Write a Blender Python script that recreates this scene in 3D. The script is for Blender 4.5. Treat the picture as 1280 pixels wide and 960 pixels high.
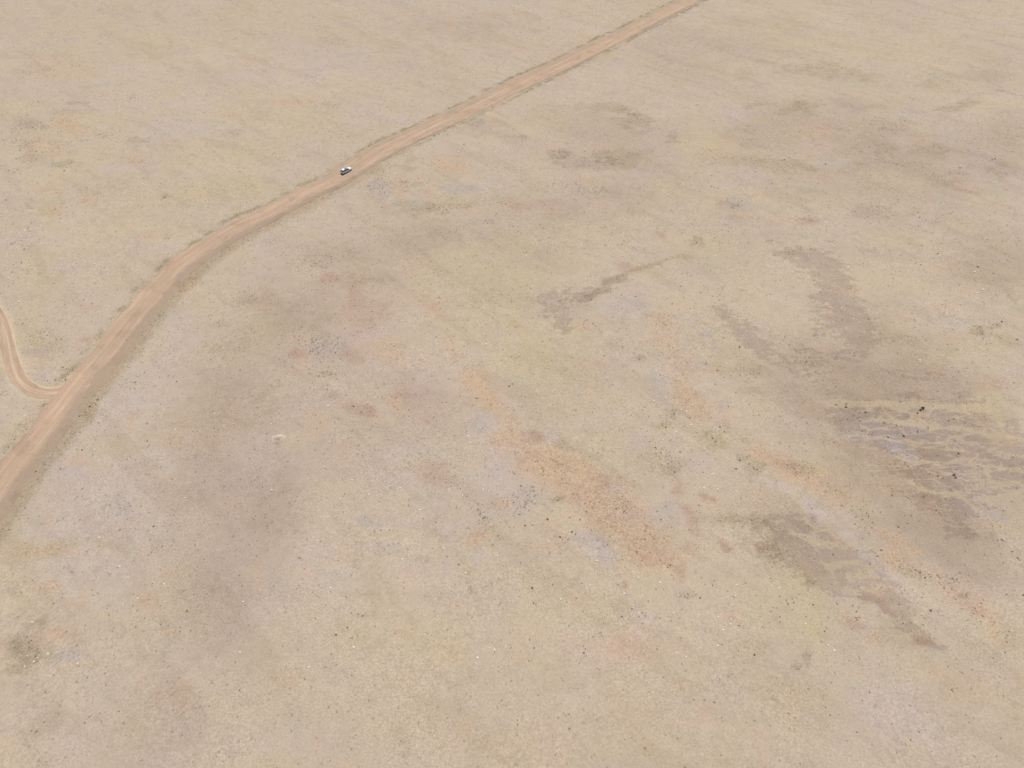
import bpy, bmesh, math, random
import numpy as np
from mathutils import Vector, Matrix

for o in list(bpy.data.objects): bpy.data.objects.remove(o)
scene = bpy.context.scene
C = scene.collection
R = math.radians

# ---------------------------------------------------------------- camera
CAM_H, PITCH, FPX = 145.0, R(48.0), 853.0
cd = bpy.data.cameras.new('camera'); cam = bpy.data.objects.new('camera', cd); C.objects.link(cam)
cd.sensor_width = 36; cd.lens = 36*FPX/1280; cd.clip_start = 1; cd.clip_end = 20000
cam.location = (0, 0, CAM_H); cam.rotation_euler = (math.pi/2-PITCH, 0, 0)
scene.camera = cam

# ---------------------------------------------------------------- sky and sun
SUN_EL, SUN_AZ = R(58), R(14)           # azimuth measured from +Y towards +X
world = bpy.data.worlds.new('World'); scene.world = world; world.use_nodes = True
wn = world.node_tree.nodes; wl = world.node_tree.links
sky = wn.new('ShaderNodeTexSky'); sky.sky_type = 'NISHITA'; sky.sun_disc = False
sky.sun_elevation = SUN_EL; sky.sun_rotation = SUN_AZ; sky.altitude = 1800; sky.dust_density = 1.5
wl.new(sky.outputs[0], wn['Background'].inputs[0]); wn['Background'].inputs[1].default_value = 0.10
sd = bpy.data.lights.new('sun', 'SUN'); sd.energy = 4.7; sd.angle = R(0.53); sd.color = (1.0, 0.955, 0.89)
sun = bpy.data.objects.new('sun', sd); C.objects.link(sun)
sdir = Vector((math.sin(SUN_AZ)*math.cos(SUN_EL), math.cos(SUN_AZ)*math.cos(SUN_EL), math.sin(SUN_EL)))
sun.rotation_euler = sdir.to_track_quat('Z', 'Y').to_euler(); sun.location = (0, 0, 300)
scene.view_settings.view_transform = 'Standard'; scene.view_settings.look = 'None'
scene.view_settings.exposure = 0; scene.view_settings.gamma = 1

# ---------------------------------------------------------------- noise and terrain
rng = np.random.default_rng(7); random.seed(7)
TAB = rng.random((16, 256, 256)).astype(np.float64)
def vnoise(x, y, k):
    xi = np.floor(x).astype(int); yi = np.floor(y).astype(int)
    fx = x-xi; fy = y-yi; fx = fx*fx*(3-2*fx); fy = fy*fy*(3-2*fy)
    t = TAB[k % 16]; a = xi & 255; b = yi & 255; a1 = (a+1) & 255; b1 = (b+1) & 255
    return (t[a, b]*(1-fx)+t[a1, b]*fx)*(1-fy)+(t[a, b1]*(1-fx)+t[a1, b1]*fx)*fy
def fbm(x, y, scale, octv=4, k=0, rough=0.55):
    x = np.asarray(x, float); y = np.asarray(y, float)
    s = 0; a = 1; tot = 0; f = 1/scale
    c, sn = math.cos(0.6), math.sin(0.6)
    for i in range(octv):
        s = s+a*vnoise(x*f+17.3*i, y*f-9.1*i, k+i); tot += a; a *= rough; f *= 2
        x, y = c*x-sn*y, sn*x+c*y
    return s/tot*2-1                    # about -1..1
def height(x, y):
    return 1.6*fbm(x, y, 90, 3, 3)+0.16*fbm(x, y, 9, 3, 6)
def ray(px, py):
    u = (px-640)/FPX; v = (480-py)/FPX
    return np.array([u, math.cos(PITCH)+v*math.sin(PITCH), -math.sin(PITCH)+v*math.cos(PITCH)])
def at(px, py):                         # where the spot seen at this point of the photograph lies on the ground
    d = ray(px, py); z = 0.0
    for _ in range(5):
        t = (z-CAM_H)/d[2]; x, y = d[0]*t, d[1]*t; z = float(height(x, y))
    return np.array([x, y])

# ---------------------------------------------------------------- materials
def lin(c): return tuple(((v/255)/12.92 if v/255 <= .04045 else ((v/255+.055)/1.055)**2.4) for v in c)
K_ALB = 0.68
def alb(r, g, b, k=K_ALB): return np.array(lin((r, g, b)))*k
class NT:
    def __init__(s, name, rough=0.95):
        s.m = bpy.data.materials.new(name); s.m.use_nodes = True
        s.n = s.m.node_tree.nodes; s.l = s.m.node_tree.links; s.b = s.n['Principled BSDF']
        s.b.inputs['Roughness'].default_value = rough; s.b.inputs['Specular IOR Level'].default_value = 0.15
    def put(s, sock, v):
        if isinstance(v, bpy.types.NodeSocket): s.l.new(v, sock)
        elif v is not None: sock.default_value = v
    def math(s, op, a, b=None, c=None, clamp=False):
        n = s.n.new('ShaderNodeMath'); n.operation = op; n.use_clamp = clamp
        s.put(n.inputs[0], a); s.put(n.inputs[1], b); s.put(n.inputs[2], c); return n.outputs[0]
    def vec(s, op, a, b):
        n = s.n.new('ShaderNodeVectorMath'); n.operation = op; s.put(n.inputs[0], a); s.put(n.inputs[1], b); return n.outputs[0]
    def noise(s, v, scale, detail=2, rough=.5, dist=0.):
        n = s.n.new('ShaderNodeTexNoise'); s.put(n.inputs['Vector'], v); n.inputs['Scale'].default_value = scale
        n.inputs['Detail'].default_value = detail; n.inputs['Roughness'].default_value = rough
        n.inputs['Distortion'].default_value = dist; return n.outputs[0]
    def vor(s, v, scale, feat='F1'):
        n = s.n.new('ShaderNodeTexVoronoi'); n.feature = feat; s.put(n.inputs['Vector'], v); n.inputs['Scale'].default_value = scale; return n
    def ramp(s, v, a, b, c=0., d=1.):
        n = s.n.new('ShaderNodeMapRange'); n.interpolation_type = 'SMOOTHSTEP'
        s.put(n.inputs[0], v); s.put(n.inputs[1], a); s.put(n.inputs[2], b); n.inputs[3].default_value = c; n.inputs[4].default_value = d
        return n.outputs[0]
    def mix(s, f, a, b, mode='MIX'):
        n = s.n.new('ShaderNodeMix'); n.data_type = 'RGBA'; n.blend_type = mode
        s.put(n.inputs[0], f)
        for i, v in ((6, a), (7, b)):
            s.put(n.inputs[i], v if isinstance(v, bpy.types.NodeSocket) else (tuple(v)+(1,))[:4])
        return n.outputs[2]
    def attr(s, name):
        n = s.n.new('ShaderNodeAttribute'); n.attribute_name = name; return n
    def sep(s, v):
        n = s.n.new('ShaderNodeSeparateXYZ'); s.l.new(v, n.inputs[0]); return n.outputs
    def pos(s, off=(0, 0, 0), sc=(1, 1, 1)):
        g = s.n.new('ShaderNodeNewGeometry').outputs['Position']
        return s.vec('MULTIPLY', s.vec('ADD', g, off), sc)
    def out(s, col, h=None, strength=.5, dist=.1):
        s.put(s.b.inputs['Base Color'], col)
        if h is not None:
            n = s.n.new('ShaderNodeBump'); n.inputs['Strength'].default_value = strength; n.inputs['Distance'].default_value = dist
            s.l.new(h, n.inputs['Height']); s.l.new(n.outputs[0], s.b.inputs['Normal'])
        return s.m

def soil_variation(t, col, gain):
    """fine colour mottling and grain of dry soil and dead grass, multiplied over a colour"""
    P = t.pos(); P2 = t.pos((311, 57, 0)); P3 = t.pos((-77, 503, 0))
    m1 = t.noise(P, .055, 7, .62, .3); m2 = t.noise(P2, .11, 7, .66, .2); m3 = t.noise(P3, .35, 5, .6)
    col = t.mix(t.ramp(m1, .50, .66, 0, .40), col, t.mix(1, col, (1.01, .985, .88), 'MULTIPLY'))
    col = t.mix(t.ramp(m1, .50, .34, 0, .40), col, t.mix(1, col, (.985, .965, 1.10), 'MULTIPLY'))
    col = t.mix(t.ramp(m2, .51, .66, 0, .42), col, t.mix(1, col, (1.06, .95, .88), 'MULTIPLY'))
    col = t.mix(t.ramp(m2, .49, .36, 0, .7), col, t.mix(1, col, (.93, .945, .93), 'MULTIPLY'))
    col = t.mix(t.ramp(m3, .50, .66, 0, .35), col, t.mix(1, col, (.88, .875, .87), 'MULTIPLY'))
    col = t.mix(t.ramp(m3, .50, .34, 0, .3), col, t.mix(1, col, (1.07, 1.06, 1.05), 'MULTIPLY'))
    # long drainage streaks running down towards the lower right
    rt = t.n.new('ShaderNodeVectorRotate'); rt.rotation_type = 'Z_AXIS'; t.l.new(P, rt.inputs['Vector']); rt.inputs['Angle'].default_value = R(42)
    sv = t.vec('MULTIPLY', rt.outputs[0], (.022, .11, 1))
    d1 = t.noise(sv, 1.0, 7, .62, .9)
    col = t.mix(t.ramp(d1, .51, .64, 0, .7), col, t.mix(1, col, (.93, .905, .885), 'MULTIPLY'))
    col = t.mix(t.ramp(d1, .47, .36, 0, .6), col, t.mix(1, col, (1.03, 1.03, 1.0), 'MULTIPLY'))
    g1 = t.noise(P2, 2.1, 2, .85); g2 = t.noise(P3, 0.65, 3, .7)
    g = t.math('ADD', t.math('MULTIPLY', t.math('SUBTRACT', g1, .5), 1.0), t.math('MULTIPLY', t.math('SUBTRACT', g2, .5), .28))
    f = t.math('ADD', 1.0, t.math('MULTIPLY', g, gain))
    cx = t.n.new('ShaderNodeCombineXYZ')
    for i in range(3): t.l.new(f, cx.inputs[i])
    col = t.mix(1, col, cx.outputs[0], 'MULTIPLY')
    return col, g1, g2

def ground_material():
    t = NT('dry_grassland')
    tint = t.attr('tint').outputs['Color']
    fa = t.attr('fields'); f = t.sep(fa.outputs['Vector']); gr = fa.outputs['Alpha']
    M, V, S = f[0], f[1], f[2]
    P = t.pos((19, 3, 0)); P4 = t.pos((401, -220, 0))
    # low matted growth with ragged rims
    n1 = t.math('SUBTRACT', t.noise(P, .28, 7, .68, .4), .5)
    ms = t.pos((0, 0, 0), (.35, 1.5, 1)); nst = t.math('SUBTRACT', t.noise(ms, .5, 4, .6), .5)
    m = t.math('ADD', M, t.math('ADD', t.math('MULTIPLY', t.math('SUBTRACT', t.noise(P4, 1.0, 5, .75), .5), 2.6), t.math('ADD', t.math('MULTIPLY', n1, 3.0), t.math('MULTIPLY', nst, 2.0))))
    mm = t.ramp(m, -.08, .30, 0, .9)
    col = t.mix(mm, tint, t.mix(1, tint, (.82, .785, .805), 'MULTIPLY'))
    # straw veins between the mats
    vv = t.vor(t.vec('ADD', t.pos((3, 5, 0), (.055, .27, 1)), t.vec('MULTIPLY', t.n.new('ShaderNodeTexNoise').outputs[1], (.9, .9, 0))), 1.0, 'DISTANCE_TO_EDGE')
    V = t.math('ADD', V, t.ramp(vv.outputs['Distance'], .075, .0, 0, .72))
    v = t.math('ADD', V, t.math('MULTIPLY', t.math('SUBTRACT', t.noise(P4, .7, 4, .65), .5), 1.3))
    col = t.mix(t.ramp(v, .10, .55, 0, .75), col, tuple(alb(201, 181, 150)))
    gain = t.math('ADD', t.ramp(t.noise(t.pos((88, 44, 0)), .05, 4, .6), .35, .65, .38, .95), t.math('MULTIPLY', gr, 1.2))
    col, g1, g2 = soil_variation(t, col, gain)
    # scattered dark specks of stubble and pale specks of straw
    sp = t.noise(P4, 1.45, 1.5, .6)
    thr = t.math('SUBTRACT', .82, t.math('MULTIPLY', S, .28))
    col = t.mix(t.ramp(t.math('SUBTRACT', sp, thr), 0, .07, 0, .75), col, t.mix(1, col, (.60, .56, .50), 'MULTIPLY'))
    sp2 = t.noise(P, 1.9, 1.5, .6)
    thr2 = t.math('SUBTRACT', .76, t.math('MULTIPLY', S, .10))
    col = t.mix(t.ramp(t.math('SUBTRACT', sp2, thr2), 0, .06, 0, .55), col, tuple(alb(228, 212, 178)))
    h = t.math('ADD', t.math('MULTIPLY', g1, .6), g2)
    return t.out(col, h, .35, .10)

def road_material(name, track=False):
    t = NT(name)
    a = t.sep(t.attr('along').outputs['Vector'])     # x = metres across, y = metres along, z = edge closeness
    cmb = t.n.new('ShaderNodeCombineXYZ'); t.l.new(t.math('MULTIPLY', a[0], 1.0), cmb.inputs[0]); t.l.new(t.math('MULTIPLY', a[1], .045), cmb.inputs[1])
    st = t.noise(cmb.outputs[0], .55 if not track else 1.2, 5, .68)
    st2 = t.noise(t.vec('ADD', cmb.outputs[0], (31, 7, 0)), 1.7, 4, .6)
    patch = t.noise(t.pos((70, 10, 0)), .08, 4, .6)
    col = t.mix(t.ramp(patch, .35, .65), tuple(alb(206, 174, 146)), tuple(alb(200, 173, 145)))
    col = t.mix(t.ramp(st, .50, .62, 0, .85), col, tuple(alb(217, 188, 158)))
    col = t.mix(t.ramp(st, .50, .36, 0, .8), col, tuple(alb(192, 165, 143)))
    col = t.mix(t.ramp(st2, .58, .68, 0, .6), col, tuple(alb(222, 196, 165)))
    if track:
        w = t.math('ABSOLUTE', a[0])
        ru = t.math('ADD', w, t.math('MULTIPLY', t.math('SUBTRACT', st2, .5), .5))
        mid = t.math('MULTIPLY', t.ramp(ru, .75, .35), t.ramp(st, .42, .55))
        col = t.mix(t.math('MULTIPLY', mid, .7), col, tuple(alb(226, 203, 172)))
        col = t.mix(t.ramp(t.math('ABSOLUTE', t.math('SUBTRACT', ru, 1.15)), .4, .1, 0, .6), col, tuple(alb(196, 166, 138)))
        col = t.mix(t.ramp(t.math('ADD', a[2], t.math('MULTIPLY', t.math('SUBTRACT', st2, .5), .35)), .70, .85, 0, .8), col, tuple(alb(224, 202, 168)))
    else:
        # the shoulder on the right carries brown soil pushed aside, the left one a little
        sh = t.math('ADD', a[0], t.math('MULTIPLY', t.math('SUBTRACT', t.noise(t.pos(), .22, 6, .68), .5), 5.0))
        up = t.ramp(t.sep(t.pos())[1], 200, 290, 0, 2.6)
        sh = t.math('SUBTRACT', sh, up)
        col = t.mix(t.ramp(sh, 1.2, 3.0, 0, .9), col, tuple(alb(183, 160, 136)))
        col = t.mix(t.ramp(sh, -4.6, -6.4, 0, .7), col, tuple(alb(192, 168, 142)))
    P = t.pos()
    g1 = t.noise(P, 2.6, 3, .75); f = t.math('ADD', 1, t.math('MULTIPLY', t.math('SUBTRACT', g1, .5), .55))
    cx = t.n.new('ShaderNodeCombineXYZ')
    for i in range(3): t.l.new(f, cx.inputs[i])
    col = t.mix(1, col, cx.outputs[0], 'MULTIPLY')
    pt = t.noise(t.pos((9, 90, 0)), .16, 6, .7, .3)
    col = t.mix(t.ramp(pt, .50, .66, 0, .8), col, t.mix(1, col, (.86, .845, .83), 'MULTIPLY'))
    col = t.mix(t.ramp(pt, .46, .34, 0, .5), col, t.mix(1, col, (1.07, 1.06, 1.03), 'MULTIPLY'))
    return t.out(col, t.math('ADD', st, t.math('MULTIPLY', g1, .5)), .3, .08)

def plain(name, c, rough=.9, var=.15, metal=0., spec=.2, scale=6.):
    t = NT(name, rough); t.b.inputs['Metallic'].default_value = metal; t.b.inputs['Specular IOR Level'].default_value = spec
    tc = t.n.new('ShaderNodeTexCoord').outputs['Object']
    n = t.noise(tc, scale, 3, .6)
    return t.out(t.mix(t.ramp(n, .3, .7), tuple(v*(1-var) for v in c), tuple(min(v*(1+var), .95) for v in c)))
def vcol(name):
    t = NT(name); n = t.noise(t.pos(), 5, 2, .6)
    return t.out(t.mix(t.ramp(n, .35, .65, 0, .35), t.attr('shade').outputs['Color'], t.mix(1, t.attr('shade').outputs['Color'], (.7, .7, .7), 'MULTIPLY')))

# ---------------------------------------------------------------- what grows where (kind: colour, then specks and grain it adds)
KIND = dict(
    Y=(alb(206, 188, 156), 0, 0), K=(alb(205, 180, 160), 0, 0), L=(alb(203, 186, 171), 0, .05),
    O=(alb(205, 177, 147), .12, .6), R=(alb(186, 156, 134), .2, .4), D=(alb(170, 153, 125), .45, .6),
    B=(alb(179, 158, 136), .05, 0), U=(alb(184, 171, 162), .1, 0), S=(alb(188, 170, 150), .9, .5),
    M=(alb(190, 169, 153), 0, 0), C=(alb(207, 188, 161), 0, 0), P=(alb(226, 212, 190), 0, 0), T=(alb(192, 176, 144), .2, .2))
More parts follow.
